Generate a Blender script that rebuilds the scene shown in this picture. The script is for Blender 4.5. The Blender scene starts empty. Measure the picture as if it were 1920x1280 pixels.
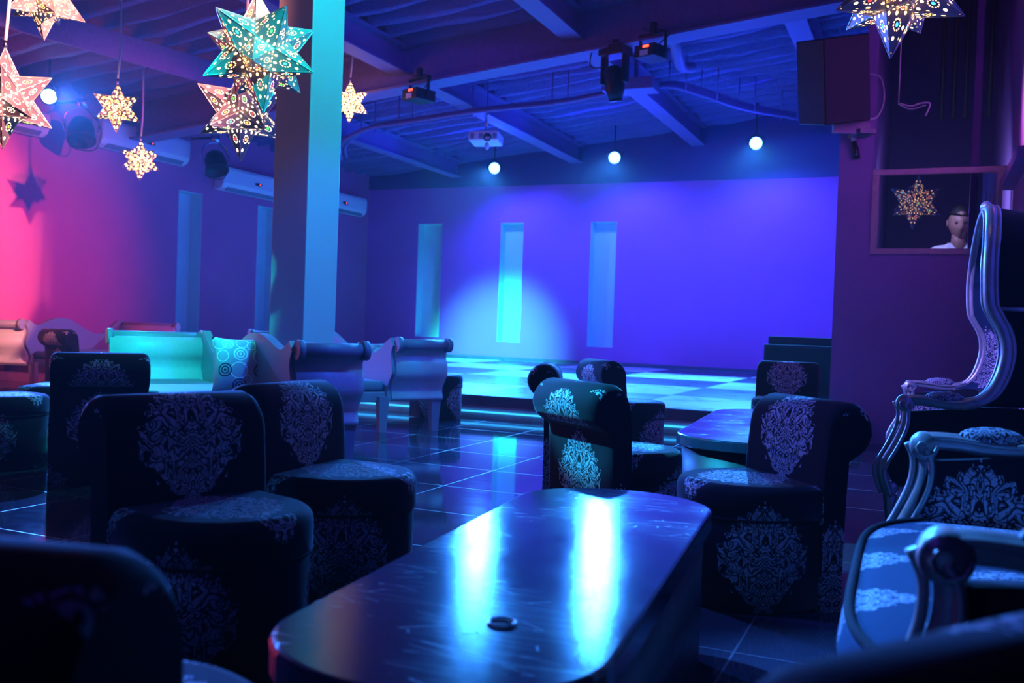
import bpy, bmesh, math, random
from mathutils import Vector, Matrix, noise
random.seed(7)
PI = math.pi; R = math.radians
sc = bpy.context.scene
COL = sc.collection

# ------------------------------------------------------------------ camera
yaw, pit, rol = R(23.55), R(-1.06), R(2.0)
F = Vector((-math.sin(yaw)*math.cos(pit), math.cos(yaw)*math.cos(pit), math.sin(pit)))
r0 = Vector((math.cos(yaw), math.sin(yaw), 0)); u0 = r0.cross(F)
rr = r0*math.cos(rol)+u0*math.sin(rol); uu = u0*math.cos(rol)-r0*math.sin(rol)
cd = bpy.data.cameras.new('camera'); cam = bpy.data.objects.new('camera', cd); COL.objects.link(cam)
cam.matrix_world = Matrix(((rr.x, uu.x, -F.x, 0), (rr.y, uu.y, -F.y, 0), (rr.z, uu.z, -F.z, .95), (0, 0, 0, 1)))
cd.sensor_width = 36; cd.lens = 1780/1920*36; cd.clip_start = .05
cd.dof.use_dof = True; cd.dof.focus_distance = 4.6; cd.dof.aperture_fstop = 3.5
sc.camera = cam
# ------------------------------------------------------------------ world + exposure
w = bpy.data.worlds.new('world'); sc.world = w; w.use_nodes = True
w.node_tree.nodes['Background'].inputs[0].default_value = (.10, .05, .60, 1)
w.node_tree.nodes['Background'].inputs[1].default_value = .010
hz = w.node_tree.nodes.new('ShaderNodeVolumeScatter'); hz.inputs['Density'].default_value = .0018; hz.inputs['Anisotropy'].default_value = .55
w.node_tree.links.new(hz.outputs[0], w.node_tree.nodes['World Output'].inputs['Volume'])     # thin club haze
sc.view_settings.view_transform = 'Standard'; sc.view_settings.look = 'None'
sc.view_settings.gamma = 1; sc.view_settings.use_curve_mapping = False
sc.view_settings.exposure = 0.0
# ------------------------------------------------------------------ lights
def lamp(kind, name, loc, target, col, power, size=.1, cone=60, blend=.4):
    l = bpy.data.lights.new(name, kind); l.color = col; l.energy = power
    if kind == 'SPOT': l.spot_size = R(cone); l.spot_blend = blend; l.shadow_soft_size = size
    elif kind == 'AREA': l.size = size
    else: l.shadow_soft_size = size
    o = bpy.data.objects.new(name, l); COL.objects.link(o); o.location = loc
    if target: o.rotation_euler = (Vector(target)-Vector(loc)).to_track_quat('-Z', 'Y').to_euler()
    return o
BLUE = (.05, .08, 1.); CYAN = (.04, .75, .85); AZURE = (.03, .25, 1.)
PARS = [(-7.66, 16.45, 3.9), (-5.28, 16.45, 4.01), (-2.78, 16.45, 4.16)]
for p in PARS:      # stage PAR cans: flood the stage floor, spill on the back wall and throw into the room
    lamp('SPOT', 'par_flood', (p[0], p[1]-.2, p[2]-.06), (p[0]+1.1, 12.4, 0), (.03, .28, 1.), 3600, .08, 84, .7)
    lamp('SPOT', 'par_spill', (p[0], p[1]-.25, p[2]-.1), (p[0]+.4, 17.6, 1.0), (.04, .08, 1.), 400, .1, 125, .8)
    lamp('SPOT', 'par_throw', (p[0]+.05, p[1]-.3, p[2]-.04), (-.9, 2.0, .5), (.02, .10, 1.), 110, .09, 50, .5)
lamp('SPOT', 'sofa_blue_beam', (-1.0, 4.4, 4.2), (-3.8, 5.9, .6), (.02, .09, 1.), 750, .08, 36, .6)
for p in PARS:      # the cans' upward spill rakes along the ribbed ceiling
    lamp('SPOT', 'par_up', (p[0], p[1]-.3, p[2]-.35), (p[0]+.3, 9.5, 4.7), (.015, .025, 1.), 260, .06, 100, .8)
lamp('SPOT', 'chair_beam', (-3.6, 2.4, 4.2), (-.50, 3.55, .60), (.05, .12, 1.), 520, .04, 13, .4)
lamp('SPOT', 'stage_wash', (-2.6, 10.4, 4.1), (-2.6, 17.5, 1.7), (.04, .05, 1.), 1250, .2, 62, 1.)
lamp('SPOT', 'cyan_wall_beam', (-6.9, 12.2, 3.6), (-7.9, 17.3, .45), (.03, 1., .9), 9500, .2, 31, 1.)
lamp('SPOT', 'left_wall_led', (-10.1, 8.7, 3.6), (-1.2, 3.6, .3), (.03, .17, 1.), 7000, .05, 50, .5)
lamp('SPOT', 'key_beam', (-4.0, 2.2, 4.2), (-1.16, 4.02, .62), (.02, .55, 1.), 3200, .03, 10, .3)
lamp('SPOT', 'cyan_column_beam', (-2.3, 5.50, 4.35), (-3.95, 5.58, 2.3), (.0, .85, .95), 430, .05, 70, 1.)
lamp('SPOT', 'cyan_sofa_beam', (-2.3, 1.6, 4.25), (-5.20, 5.45, .70), (.0, .70, .70), 3600, .04, 19, .5)
lamp('SPOT', 'cyan_star_beam', (-1.2, 3.4, 3.6), (-3.34, 4.14, 2.36), (.0, .7, .8), 900, .03, 15, .3)
lamp('SPOT', 'left_chair_beam', (-4.6, -.6, 3.8), (-1.9, 2.2, .3), (.03, .26, .85), 110, .1, 34, .6)
lamp('SPOT', 'red_beam', (-.1, 2.96, 4.0), (-11.1, 6.6, 1.7), (1., .30, .24), 13000, .05, 26, .5)
lamp('SPOT', 'magenta_beam', (-2.5, 9.3, 3.9), (-11.1, 8.4, 1.4), (1., .03, .28), 1500, .1, 42, 1.)
lamp('SPOT', 'violet_beam', (-2.0, 6.6, 4.2), (-11.1, 13.5, 1.6), (.10, .008, 1.), 330, .2, 60, .9)
lamp('SPOT', 'pink_beam', (-.9, 7.0, 3.6), (.6, 7.7, 3.0), (1., .25, .95), 1300, .1, 40, .8)
lamp('SPOT', 'throne_beam', (-4.4, 3.9, 4.0), (.35, 6.3, 1.1), (.22, .18, 1.), 2400, .05, 24, .6)
lamp('AREA', 'ceiling_fill', (-4.5, 12.6, .6), (-4.5, 12.0, 5), (.015, .012, 1.), 90, 3.0)  # added uplight in place of bounce from the stage floor
lamp('AREA', 'room_fill', (-2.5, -1.0, 3.6), (-4.0, 6, .4), (.10, .05, 1.), 12, 1.6)  # added broad blue fill with no fixture of its own
lamp('AREA', 'booth_fill', (-.1, 9.3, 2.36), (.2, 10., 1.8), (.40, .40, 1.), 18, .2)  # added fill that makes the person behind the glass visible
lamp('SPOT', 'settee_beam', (-3.0, 3.4, 4.2), (.12, 2.3, .45), (.04, .26, 1.), 2600, .05, 26, .5)

# ------------------------------------------------------------------ node helpers
class V:
    nt = None
    def __init__(s, sock): s.s = sock
    @staticmethod
    def m(op, *a, clamp=False):
        n = V.nt.nodes.new('ShaderNodeMath'); n.operation = op; n.use_clamp = clamp
        for i, x in enumerate(a):
            if isinstance(x, V): V.nt.links.new(x.s, n.inputs[i])
            else: n.inputs[i].default_value = x
        return V(n.outputs[0])
    def __add__(s, o): return V.m('ADD', s, o)
    def __sub__(s, o): return V.m('SUBTRACT', s, o)
    def __rsub__(s, o): return V.m('SUBTRACT', o, s)
    def __mul__(s, o): return V.m('MULTIPLY', s, o)
    def __truediv__(s, o): return V.m('DIVIDE', s, o)
    __radd__ = __add__; __rmul__ = __mul__
    def abs(s): return V.m('ABSOLUTE', s)
    def lt(s, o): return V.m('LESS_THAN', s, o)
    def gt(s, o): return V.m('GREATER_THAN', s, o)
    def max(s, o): return V.m('MAXIMUM', s, o)
    def min(s, o): return V.m('MINIMUM', s, o)
    def frac(s): return V.m('FRACT', s)
    def pow(s, o): return V.m('POWER', s, o)
def node(typ, **kw):
    n = V.nt.nodes.new(typ)
    for k, v in kw.items(): setattr(n, k, v)
    return n
def lk(a, b): V.nt.links.new(a.s if isinstance(a, V) else a, b)
def xyz(x, y, z=0.):
    n = node('ShaderNodeCombineXYZ')
    for i, v in enumerate((x, y, z)):
        if isinstance(v, V): lk(v, n.inputs[i])
        else: n.inputs[i].default_value = v
    return n.outputs[0]
def sep(sock):
    n = node('ShaderNodeSeparateXYZ'); lk(sock, n.inputs[0]); return [V(o) for o in n.outputs]
def mixc(f, a, b):
    n = node('ShaderNodeMix', data_type='RGBA'); fi, ai, bi = n.inputs[0], n.inputs[6], n.inputs[7]
    for s, v in ((fi, f), (ai, a), (bi, b)):
        if isinstance(v, (V, bpy.types.NodeSocket)): lk(v, s)
        elif s is fi: s.default_value = v
        else: s.default_value = (*v, 1)
    return n.outputs[2]
def tex(kind, vec, scale, **kw):
    n = node(kind); n.inputs['Scale'].default_value = scale
    if vec is not None: lk(vec, n.inputs['Vector'])
    for k, v in kw.items():
        if k in n.inputs: n.inputs[k].default_value = v
        else: setattr(n, k, v)
    return n
def coord(which='Object'): return node('ShaderNodeTexCoord').outputs[which]
def new_mat(name, col=(.5, .5, .5), rough=.6, metal=0., **kw):
    m = bpy.data.materials.new(name); m.use_nodes = True; V.nt = m.node_tree
    b = m.node_tree.nodes['Principled BSDF']
    b.inputs['Base Color'].default_value = (*col, 1); b.inputs['Roughness'].default_value = rough
    b.inputs['Metallic'].default_value = metal
    for k, v in kw.items(): b.inputs[k.replace('_', ' ')].default_value = v
    return m, b
def bump(b, h, strength=.3, dist=.01):
    n = node('ShaderNodeBump'); n.inputs['Strength'].default_value = strength; n.inputs['Distance'].default_value = dist
    lk(h, n.inputs['Height']); lk(n.outputs[0], b.inputs['Normal'])
def noisy(name, col, rough, metal=0., scale=8, amt=.25, bs=.15, bd=.004, **kw):
    m, b = new_mat(name, col, rough, metal, **kw)
    n = tex('ShaderNodeTexNoise', coord(), scale, Detail=4.)
    f = V(n.outputs[0])
    lk(mixc(f, tuple(c*(1-amt) for c in col), tuple(min(1, c*(1+amt)) for c in col)), b.inputs['Base Color'])
    lk((f-.5)*.2+rough, b.inputs['Roughness'])
    if bs: bump(b, f, bs, bd)
    return m
def emis(name, col, st):
    m, b = new_mat(name, (.02, .02, .02), .5)
    b.inputs['Emission Color'].default_value = (*col, 1); b.inputs['Emission Strength'].default_value = st
    return m

# damask: silver satin ogee medallions of scrolling leaves on black velvet, in metres of the UV map
def damask_group():
    g = bpy.data.node_groups.new('damask', 'ShaderNodeTree')
    g.interface.new_socket('UV', in_out='INPUT', socket_type='NodeSocketVector')
    g.interface.new_socket('Mask', in_out='OUTPUT', socket_type='NodeSocketFloat')
    V.nt = g; gi = node('NodeGroupInput'); go = node('NodeGroupOutput')
    u, v, _ = sep(gi.outputs[0]); W, H = .56, .74
    res = None
    for off in (0., .5):
        qx = ((u/W+(.5+off)).frac()-.5)*W; qy = ((v/H+(.5+off)).frac()-.5)*H
        ax = qx.abs()
        wn = tex('ShaderNodeTexNoise', xyz(ax, qy, off*9), 26, Detail=0.)
        fld = tex('ShaderNodeTexNoise', xyz(ax*1.15, qy, 3.+off*5), 15, Detail=.6, Distortion=.9)
        fl2 = tex('ShaderNodeTexNoise', xyz(ax, qy*.9, 7.+off*5), 30, Detail=0., Distortion=.5)
        lob = tex('ShaderNodeTexNoise', xyz(ax, qy, 11.+off*5), 42, Detail=0.)
        Yn = (qy.abs()/.195)
        wid = (1-Yn.pow(1.8))*.150+(V(lob.outputs[0])-.5)*.085
        ins = ax.lt(wid)*Yn.lt(1.04)
        l1 = V.m('SINE', V(fld.outputs[0])*64.).gt(-.62)
        l2 = V.m('SINE', V(fl2.outputs[0])*34.).gt(-.80)
        vein = V.m('SINE', V(fld.outputs[0])*64.+1.6).lt(.93)
        mk = ins*l1*l2*vein
        res = mk if res is None else res.max(mk)
    lk(res, go.inputs[0]); return g
DG = damask_group()
def damask_mat(name, dark=(.016, .015, .026), light=(.60, .56, .66)):
    m, b = new_mat(name, dark, .8)
    g = node('ShaderNodeGroup'); g.node_tree = DG
    lk(node('ShaderNodeUVMap').outputs[0], g.inputs[0]); mk = V(g.outputs[0])
    n = V(tex('ShaderNodeTexNoise', coord(), 300, Detail=1.).outputs[0])
    lk(mixc(mk, dark, light), b.inputs['Base Color'])
    lk(.85-mk*.35, b.inputs['Roughness'])
    b.inputs['Sheen Weight'].default_value = .4; b.inputs['Sheen Roughness'].default_value = .35
    b.inputs['Sheen Tint'].default_value = (.5, .5, .6, 1)
    b.inputs['Specular IOR Level'].default_value = .25
    bump(b, n*.3+mk, .25, .002)
    return m
M = {}
M['damask'] = damask_mat('damask_velvet')
M['damask_light'] = damask_mat('damask_satin', (.02, .05, .11), (.68, .62, .72))
M['damask_light'].node_tree.nodes['Principled BSDF'].inputs['Sheen Weight'].default_value = .15
M['velvet'] = noisy('black_velvet', (.008, .006, .012), .9, scale=120, bs=.1)
M['silver'] = noisy('silver_leaf_frame', (.55, .52, .50), .38, .55, scale=30, bs=.2, bd=.002)
M['sofa'] = noisy('grey_vinyl', (.42, .44, .47), .45, scale=45, amt=.12, bs=.35, bd=.004)
M['sofa_seat'] = noisy('sofa_seat_fabric', (.20, .19, .26), .7, scale=60)
M['sofa_frame'] = noisy('painted_sofa_frame', (.22, .22, .29), .5, scale=12, amt=.1)
M['steel'] = noisy('painted_steel', (.22, .15, .34), .6, scale=20, bs=.3, bd=.005)
M['column'] = noisy('painted_column', (.42, .42, .45), .42, scale=3, amt=.06, bs=.05)
M['white'] = noisy('white_plastic', (.82, .82, .84), .35, scale=5, amt=.04, bs=0)
M['black'] = noisy('black_plastic', (.010, .010, .014), .45, scale=20, bs=.05)
M['dark'] = noisy('dark_carpet_cover', (.03, .03, .05), .8, scale=200, bs=.2)
M['chrome'], _ = new_mat('chrome', (.7, .7, .72), .2, 1.)
M['cord'] = noisy('cord', (.6, .6, .62), .5, scale=40, bs=0)
M['blackcord'] = noisy('black_cable', (.03, .03, .04), .6, scale=40, bs=0)
M['wood'] = noisy('pale_wood_trim', (.60, .46, .46), .5, scale=18, amt=.2)
M['brass'], _ = new_mat('brass', (.8, .55, .25), .25, 1.)
M['skin'] = noisy('skin', (.30, .17, .12), .55, scale=30, amt=.1)
M['hair'] = noisy('dark_hair', (.012, .01, .01), .6, scale=80)
M['shirt'] = noisy('white_shirt', (.72, .74, .8), .7, scale=25, amt=.06)
M['led'] = emis('par_led', (.10, .30, 1.), 10)
M['led_cyan'] = emis('wall_led', (.25, .75, 1.), 60)
M['red_led'] = emis('red_display', (1., .05, .02), 6)
M['strip'] = emis('step_front_glow', (.03, .40, 1.), 2.2)  # glow added for the lit front of the step, no lamp there
M['niche'] = noisy('niche_white', (.5, .80, .76), .6, scale=4, amt=.05, bs=.05)

def wall_mat(name, col):
    m, b = new_mat(name, col, .62)
    n = V(tex('ShaderNodeTexNoise', coord(), 1.2, Detail=5.).outputs[0]); n2 = V(tex('ShaderNodeTexNoise', coord(), 60, Detail=2.).outputs[0])
    lk(mixc(n, tuple(c*.85 for c in col), tuple(c*1.15 for c in col)), b.inputs['Base Color'])
    bump(b, n2, .12, .003); return m
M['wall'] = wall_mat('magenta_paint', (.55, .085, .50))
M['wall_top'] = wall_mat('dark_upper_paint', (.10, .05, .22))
M['wall_left'] = wall_mat('redlit_magenta_paint', (.62, .12, .34))  # same paint as the back wall, red light put into the colour
M['booth'] = wall_mat('plum_paint', (.34, .20, .50))
m, b = new_mat('sprayed_foam', (.20, .13, .34), .9)
n = V(tex('ShaderNodeTexNoise', coord(), 42, Detail=5.).outputs[0]); n2 = V(tex('ShaderNodeTexNoise', coord(), 9, Detail=3.).outputs[0])
bump(b, n*.7+n2, .9, .035); M['foam'] = m
# floor: dark polished tiles with pale grout
m, b = new_mat('polished_tile', (.02, .018, .03), .12)
X, Y, Z = sep(coord())
gx = ((X+.49)/.68).frac(); gy = ((Y-.12)/.68).frac()
gr = gx.lt(.010).max(gy.lt(.010))
nz = V(tex('ShaderNodeTexNoise', coord(), 1.3, Detail=5.).outputs[0]); ns = V(tex('ShaderNodeTexNoise', coord(), 14, Detail=6.).outputs[0])
lk(mixc(gr, mixc(nz, (.022, .020, .036), (.085, .075, .12)), (.13, .13, .17)), b.inputs['Base Color'])
lk((gr*.4)+ns*.05+.045, b.inputs['Roughness']); b.inputs['Specular IOR Level'].default_value = .7; M['floor'] = m
# stage floor: large chequered panels
m, b = new_mat('chequered_stage', (.5, .5, .5), .3)
X, Y, Z = sep(coord()); T = 1.72
i = V.m('FLOOR', (X+.9)/T)+V.m('FLOOR', (Y-8.8)/T)
ck = ((i/2.).frac()).gt(.25)
nz = V(tex('ShaderNodeTexNoise', coord(), 3, Detail=5.).outputs[0])
ed = ((X+.9)/T).frac().lt(.012).max(((Y-8.8)/T).frac().lt(.012))
lk(mixc(ed, mixc(ck, (.035, .035, .06), mixc(nz, (.62, .66, .7), (.8, .82, .85))), (.1, .1, .14)), b.inputs['Base Color'])
lk(nz*.25+.18, b.inputs['Roughness']); M['stage'] = m
M['stage_edge'] = noisy('stage_edge', (.10, .08, .16), .35, scale=6)
M['step'] = noisy('step_tread', (.5, .52, .6), .3, scale=6)
# table lacquer with scratches and rings of wear
m, b = new_mat('scuffed_lacquer', (.02, .016, .03), .22)
mp = node('ShaderNodeMapping'); mp.inputs['Scale'].default_value = (1, 6, 1); mp.inputs['Rotation'].default_value = (0, 0, .7); lk(coord(), mp.inputs[0])
a1 = V(tex('ShaderNodeTexNoise', mp.outputs[0], 30, Detail=6., Roughness=.7).outputs[0]); a2 = V(tex('ShaderNodeTexNoise', coord(), 3.5, Detail=4.).outputs[0])
a3 = V(tex('ShaderNodeTexNoise', coord(), 120, Detail=3.).outputs[0])
vs = V(tex('ShaderNodeTexVoronoi', mp.outputs[0], 5, feature='DISTANCE_TO_EDGE').outputs[0])
scr = vs.lt(.006)*a2.gt(.52)
lk(mixc(scr, mixc(a2, (.022, .016, .04), (.075, .06, .12)), (.22, .22, .3)), b.inputs['Base Color'])
lk((a1-.5)*.18+(a2-.5)*.18+.12+scr*.3, b.inputs['Roughness']); b.inputs['Specular IOR Level'].default_value = .5
bump(b, a1+a3*.35, .07, .003); M['lacquer'] = m
# glass of the booth window: see-through pane with a mirror-like skin
m = bpy.data.materials.new('booth_glass'); m.use_nodes = True; V.nt = m.node_tree; V.nt.nodes.clear()
o = node('ShaderNodeOutputMaterial'); t = node('ShaderNodeBsdfTransparent'); gl = node('ShaderNodeBsdfGlossy'); gl.inputs['Roughness'].default_value = .0
mx = node('ShaderNodeMixShader'); fr = node('ShaderNodeFresnel'); fr.inputs[0].default_value = 1.75
t.inputs[0].default_value = (.8, .8, .85, 1)
lk(V(fr.outputs[0])*1.5, mx.inputs[0]); lk(t.outputs[0], mx.inputs[1]); lk(gl.outputs[0], mx.inputs[2]); lk(mx.outputs[0], o.inputs[0]); M['glass'] = m

def star_mat(name, warm, st, scale, body=(.42, .38, .36), density=.42):
    m, b = new_mat(name, body, .38, .35)
    u, v, _ = sep(node('ShaderNodeUVMap').outputs[0])
    vo = tex('ShaderNodeTexVoronoi', xyz(u, v), scale, Randomness=.35, voronoi_dimensions='2D')
    dots = V(vo.outputs[0]).lt(density*.62)
    rr_ = V.m('SQRT', (u*u)+((v-.30)*(v-.30)))
    ang = V.m('ARCTAN2', u, v-.30)
    ringd = V.m('SQRT', ((rr_-.125)*(rr_-.125))+((((ang*(11/6.2832)).frac()-.5)*.07)*(((ang*(11/6.2832)).frac()-.5)*.07))).lt(.020)
    jew = rr_.lt(.045); inr = rr_.lt(.155)
    edge = V.m('LESS_THAN', u.abs(), (1-v)*.5-.045)*v.gt(.02)
    mask = (dots*(1-inr)).max(ringd)*edge
    at = node('ShaderNodeAttribute', attribute_name='jewel')
    e = node('ShaderNodeMix', data_type='RGBA'); lk(jew*edge, e.inputs[0]); e.inputs[6].default_value = (*warm, 1); lk(at.outputs[0], e.inputs[7])
    lk(e.outputs[2], b.inputs['Emission Color']); lk(mask.max(jew*edge)*st, b.inputs['Emission Strength'])
    nz = V(tex('ShaderNodeTexNoise', xyz(u, v), 14, Detail=2.).outputs[0]); bump(b, nz, .15, .01)
    return m

# ------------------------------------------------------------------ mesh helpers
class MB:
    def __init__(s): s.bm = bmesh.new(); s.uv = s.bm.loops.layers.uv.new('UVMap')
    def box(s, lo, hi, rot=None, piv=None):
        vs = [s.bm.verts.new((x, y, z)) for z in (lo[2], hi[2]) for y in (lo[1], hi[1]) for x in (lo[0], hi[0])]
        for f in ((0, 2, 3, 1), (4, 5, 7, 6), (0, 1, 5, 4), (2, 6, 7, 3), (0, 4, 6, 2), (1, 3, 7, 5)): s.bm.faces.new([vs[i] for i in f])
        if rot is not None:
            p = Vector(piv) if piv else (Vector(lo)+Vector(hi))/2
            for v in vs: v.co = p+rot@(v.co-p)
        return s
    def loft(s, rings, closed=True, cap=True, smooth=True):
        R_ = [[s.bm.verts.new(p) for p in r] for r in rings]; n = len(rings[0]); fs = []
        for a, b in zip(R_, R_[1:]):
            for i in range(n if closed else n-1):
                j = (i+1) % n
                f = s.bm.faces.new((a[i], a[j], b[j], b[i])); f.smooth = smooth; fs.append(f)
        if cap and closed:
            s.bm.faces.new(R_[0][::-1]); s.bm.faces.new(R_[-1])
        return R_
    def tube(s, pts, r, n=10, cap=True):
        pts = [Vector(p) for p in pts]; rings = []; up = None
        for i, p in enumerate(pts):
            d = (pts[min(i+1, len(pts)-1)]-pts[max(i-1, 0)]).normalized()
            if up is None:
                up = Vector((0, 0, 1)) if abs(d.z) < .9 else Vector((1, 0, 0))
            a = d.cross(up).normalized(); bb = a.cross(d).normalized(); up = bb
            rad = r[i] if isinstance(r, (list, tuple)) else r
            rings.append([p+(a*math.cos(t)+bb*math.sin(t))*rad for t in [2*PI*k/n for k in range(n)]])
        s.loft(rings, cap=cap); return s
    def lathe(s, prof, c=(0, 0, 0), n=24, ax='Z', rot=None):
        rings = []
        for r, h in prof:
            ring = []
            for k in range(n):
                t = 2*PI*k/n; v = Vector((r*math.cos(t), r*math.sin(t), h))
                if rot is not None: v = rot@v
                ring.append(v+Vector(c))
            rings.append(ring)
        s.loft(rings); return s
    def prism(s, poly, a, b, plane='xz'):
        f = {'xz': lambda p, t: (p[0], t, p[1]), 'xy': lambda p, t: (p[0], p[1], t), 'yz': lambda p, t: (t, p[0], p[1])}[plane]
        s.loft([[f(p, a) for p in poly], [f(p, b) for p in poly]], smooth=False); return s
    def ball(s, c, r, sx=1, sy=1, sz=1, u=16, v=10):
        rings = []
        for j in range(v+1):
            t = PI*j/v
            rings.append([(c[0]+r*sx*max(math.sin(t), .01)*math.cos(2*PI*k/u), c[1]+r*sy*max(math.sin(t), .01)*math.sin(2*PI*k/u), c[2]-r*sz*math.cos(t)) for k in range(u)])
        s.loft(rings); return s
    def build(s, name, mat, parent=None, bevel=0, smooth=None, seg=2):
        bmesh.ops.recalc_face_normals(s.bm, faces=s.bm.faces)
        me = bpy.data.meshes.new(name); s.bm.to_mesh(me); s.bm.free()
        if smooth is not None:
            for p in me.polygons: p.use_smooth = smooth
        me.materials.append(M[mat] if isinstance(mat, str) else mat)
        o = bpy.data.objects.new(name, me); COL.objects.link(o)
        if bevel:
            md = o.modifiers.new('bevel', 'BEVEL'); md.width = bevel; md.segments = seg; md.limit_method = 'ANGLE'; md.angle_limit = R(40)
        if parent: o.parent = parent
        return o
def thing(name, label, cat, loc=(0, 0, 0), rz=0, group=None):
    o = bpy.data.objects.new(name, None); COL.objects.link(o); o.location = loc; o.rotation_euler = (0, 0, rz); o.empty_display_size = .1
    o['label'] = label; o['category'] = cat
    if group: o['group'] = group
    return o
def tag(o, label, cat, group=None, kind=None):
    o['label'] = label; o['category'] = cat
    if group: o['group'] = group
    if kind: o['kind'] = kind
    return o
def struct(mb, name, mat, **k):
    o = mb.build(name, mat, **k); o['kind'] = 'structure'; return o
def copy_tree(o, parent=None):
    c = o.copy(); COL.objects.link(c); c.parent = parent
    for ch in [x for x in bpy.data.objects if x.parent == o]: copy_tree(ch, c)
    return c
def box(lo, hi, **k): return MB().box(lo, hi, **k)
def catmull(pts, n=8):
    P = [Vector(p) for p in pts]; P = [P[0]*2-P[1]]+P+[P[-1]*2-P[-2]]; out = []
    for i in range(1, len(P)-2):
        for k in range(n):
            t = k/n; a, b, c, d = P[i-1:i+3]
            out.append(.5*((2*b)+(c-a)*t+(2*a-5*b+4*c-d)*t*t+(3*b-a-3*c+d)*t**3))
    out.append(P[-2]); return out

# ================================================================== SETTING
XL, YB, XR, YG = -11.1, 17.5, .62, 9.0        # left wall, back wall, right wall, booth glass
SZ, YS = .21, 8.8                               # stage height and front edge
zc = lambda x: 4.68+.1*(x+4)
struct(box((XL, -3, -.1), (3, YB, 0)), 'floor', 'floor')
def wall_holes(mk, u0, u1, z0, z1, holes, t0, t1, axis):
    """wall slab between t0 and t1 with niches cut out; axis 'x' wall runs along X, 'y' along Y"""
    def add(a, b, c, d):
        if b-a < 1e-4 or d-c < 1e-4: return
        lo, hi = ((a, t0, c), (b, t1, d)) if axis == 'x' else ((t0, a, c), (t1, b, d))
        mk.box(lo, hi)
    cur = u0
    for a, b, c, d in holes:
        add(cur, a, z0, z1); add(a, b, z0, c); add(a, b, d, z1); cur = b
    add(cur, u1, z0, z1)
# back wall: painted field with three tall slot niches, darker band above
hb = [(-9.86, -9.30, .62, 2.98), (-7.96, -7.46, .58, 2.98), (-6.04, -5.52, .56, 2.98)]
mk = MB(); wall_holes(mk, XL, -.5, SZ, 3.72, hb, YB, YB+.3, 'x'); struct(mk, 'wall_back', 'wall')
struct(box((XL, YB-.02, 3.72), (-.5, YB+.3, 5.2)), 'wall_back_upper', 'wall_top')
for k, (a, b_, c, d) in enumerate(hb):
    t = thing('window_%d' % (k+1), ['leftmost', 'middle', 'rightmost'][k]+' tall pale slot niche in the violet stage wall', 'niche'); t['kind'] = 'structure'
    mm = MB(); e = .03
    mm.box((a, YB+.24, c), (b_, YB+.28, d)).box((a, YB+.002, c), (a+.008, YB+.25, d)).box((b_-.008, YB+.002, c), (b_, YB+.25, d)).box((a, YB-.004, c), (b_, YB+.25, c+.01)).box((a, YB+.002, d-.008), (b_, YB+.25, d))
    mm.build('niche_lining', 'niche', t)
struct(box((XL, YB-.04, SZ), (-.5, YB, SZ+.07)), 'baseboard_back', 'stage_edge')
# left wall with two slot niches
hl = [(11.86, 12.40, .62, 2.92), (13.83, 14.4, .62, 2.92)]
mk = MB(); wall_holes(mk, -3, YB, 0, 4.6, hl, XL-.3, XL, 'y'); struct(mk, 'wall_left', 'wall_left')
for k, (a, b_, c, d) in enumerate(hl):
    mm = MB(); e = .03
    mm.box((XL-.28, a, c), (XL-.24, b_, d)).box((XL-.25, a, c), (XL-.002, a+.008, d)).box((XL-.25, b_-.008, c), (XL-.002, b_, d)).box((XL-.25, a, c), (XL-.002, b_, c+.008)).box((XL-.25, a, d-.008), (XL-.002, b_, d))
    struct(mm, 'window_%d' % (k+4), 'niche')
# ceiling: corrugated deck sprayed with foam, falling to the left
mk = MB(); nx, ny = 46, 300; rows = []
for j in range(ny+1):
    y = 1.5+(YB-1.5)*j/ny; ph = (y/.40) % 1; base = .23*(min(1, max(0, (abs(ph-.5)-.18)/.08)))
    row = []
    for i in range(nx+1):
        x = XL+(3-XL)*i/nx
        h = zc(x)+base+.05*noise.noise(Vector((x*1.3, y*4, 0)))+.03*noise.noise(Vector((x*4, y*9, 3)))
        row.append(Vector((x, y, h)))
    rows.append(row)
mk.loft(rows, closed=False); o = mk.build('ceiling', 'foam'); o['kind'] = 'structure'
def ibeam_y(X, y0, y1, drop, wdt=.2, xs=0):
    mk = MB(); 
    z0 = zc(X)-drop
    mk.box((X-wdt/2, y0, z0), (X+wdt/2, y1, z0+.02)); mk.box((X-.02, y0, z0+.02), (X+.02, y1, zc(X)+.04)); mk.box((X-wdt/2, y0, zc(X)), (X+wdt/2, y1, zc(X)+.03))
    return mk
n_ = 1
for X, y0, y1 in ((-1.55, 2, YB), (-4.0, 2, YB), (-6.37, 2, YB), (-8.85, 11.5, 17.2)):
    struct(ibeam_y(X, y0, y1, .32, .22 if X < -8 else .26), 'trim_%d' % n_, 'steel'); n_ += 1
def sloped(y, x0, x1, drop, depth_w):
    mk = MB(); w2 = depth_w/2
    def slab(ya, yb, d0, d1):
        mk.loft([[(x, ya, zc(x)-d0), (x, yb, zc(x)-d0), (x, yb, zc(x)-d1), (x, ya, zc(x)-d1)] for x in (x0, x1)], smooth=False)
    slab(y-w2, y+w2, drop, drop-.03); slab(y-.025, y+.025, drop-.03, -.04); slab(y-w2, y+w2, 0, -.03)
    return mk
struct(sloped(10.75, XL, 3, .52, .34), 'trim_%d' % n_, 'steel'); n_ += 1
struct(sloped(5.2, XL, 3, .42, .30), 'trim_%d' % n_, 'steel'); n_ += 1
mk = MB(); mk.loft([[(x, y-.1, z), (x, y+.1, z), (x, y+.1, z+.3), (x, y-.1, z+.3)] for x, y, z in ((-9.05, 6.8, 3.88), (-8.5, 10.6, 3.92))], smooth=False); struct(mk, 'trim_%d' % n_, 'steel'); n_ += 1
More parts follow.
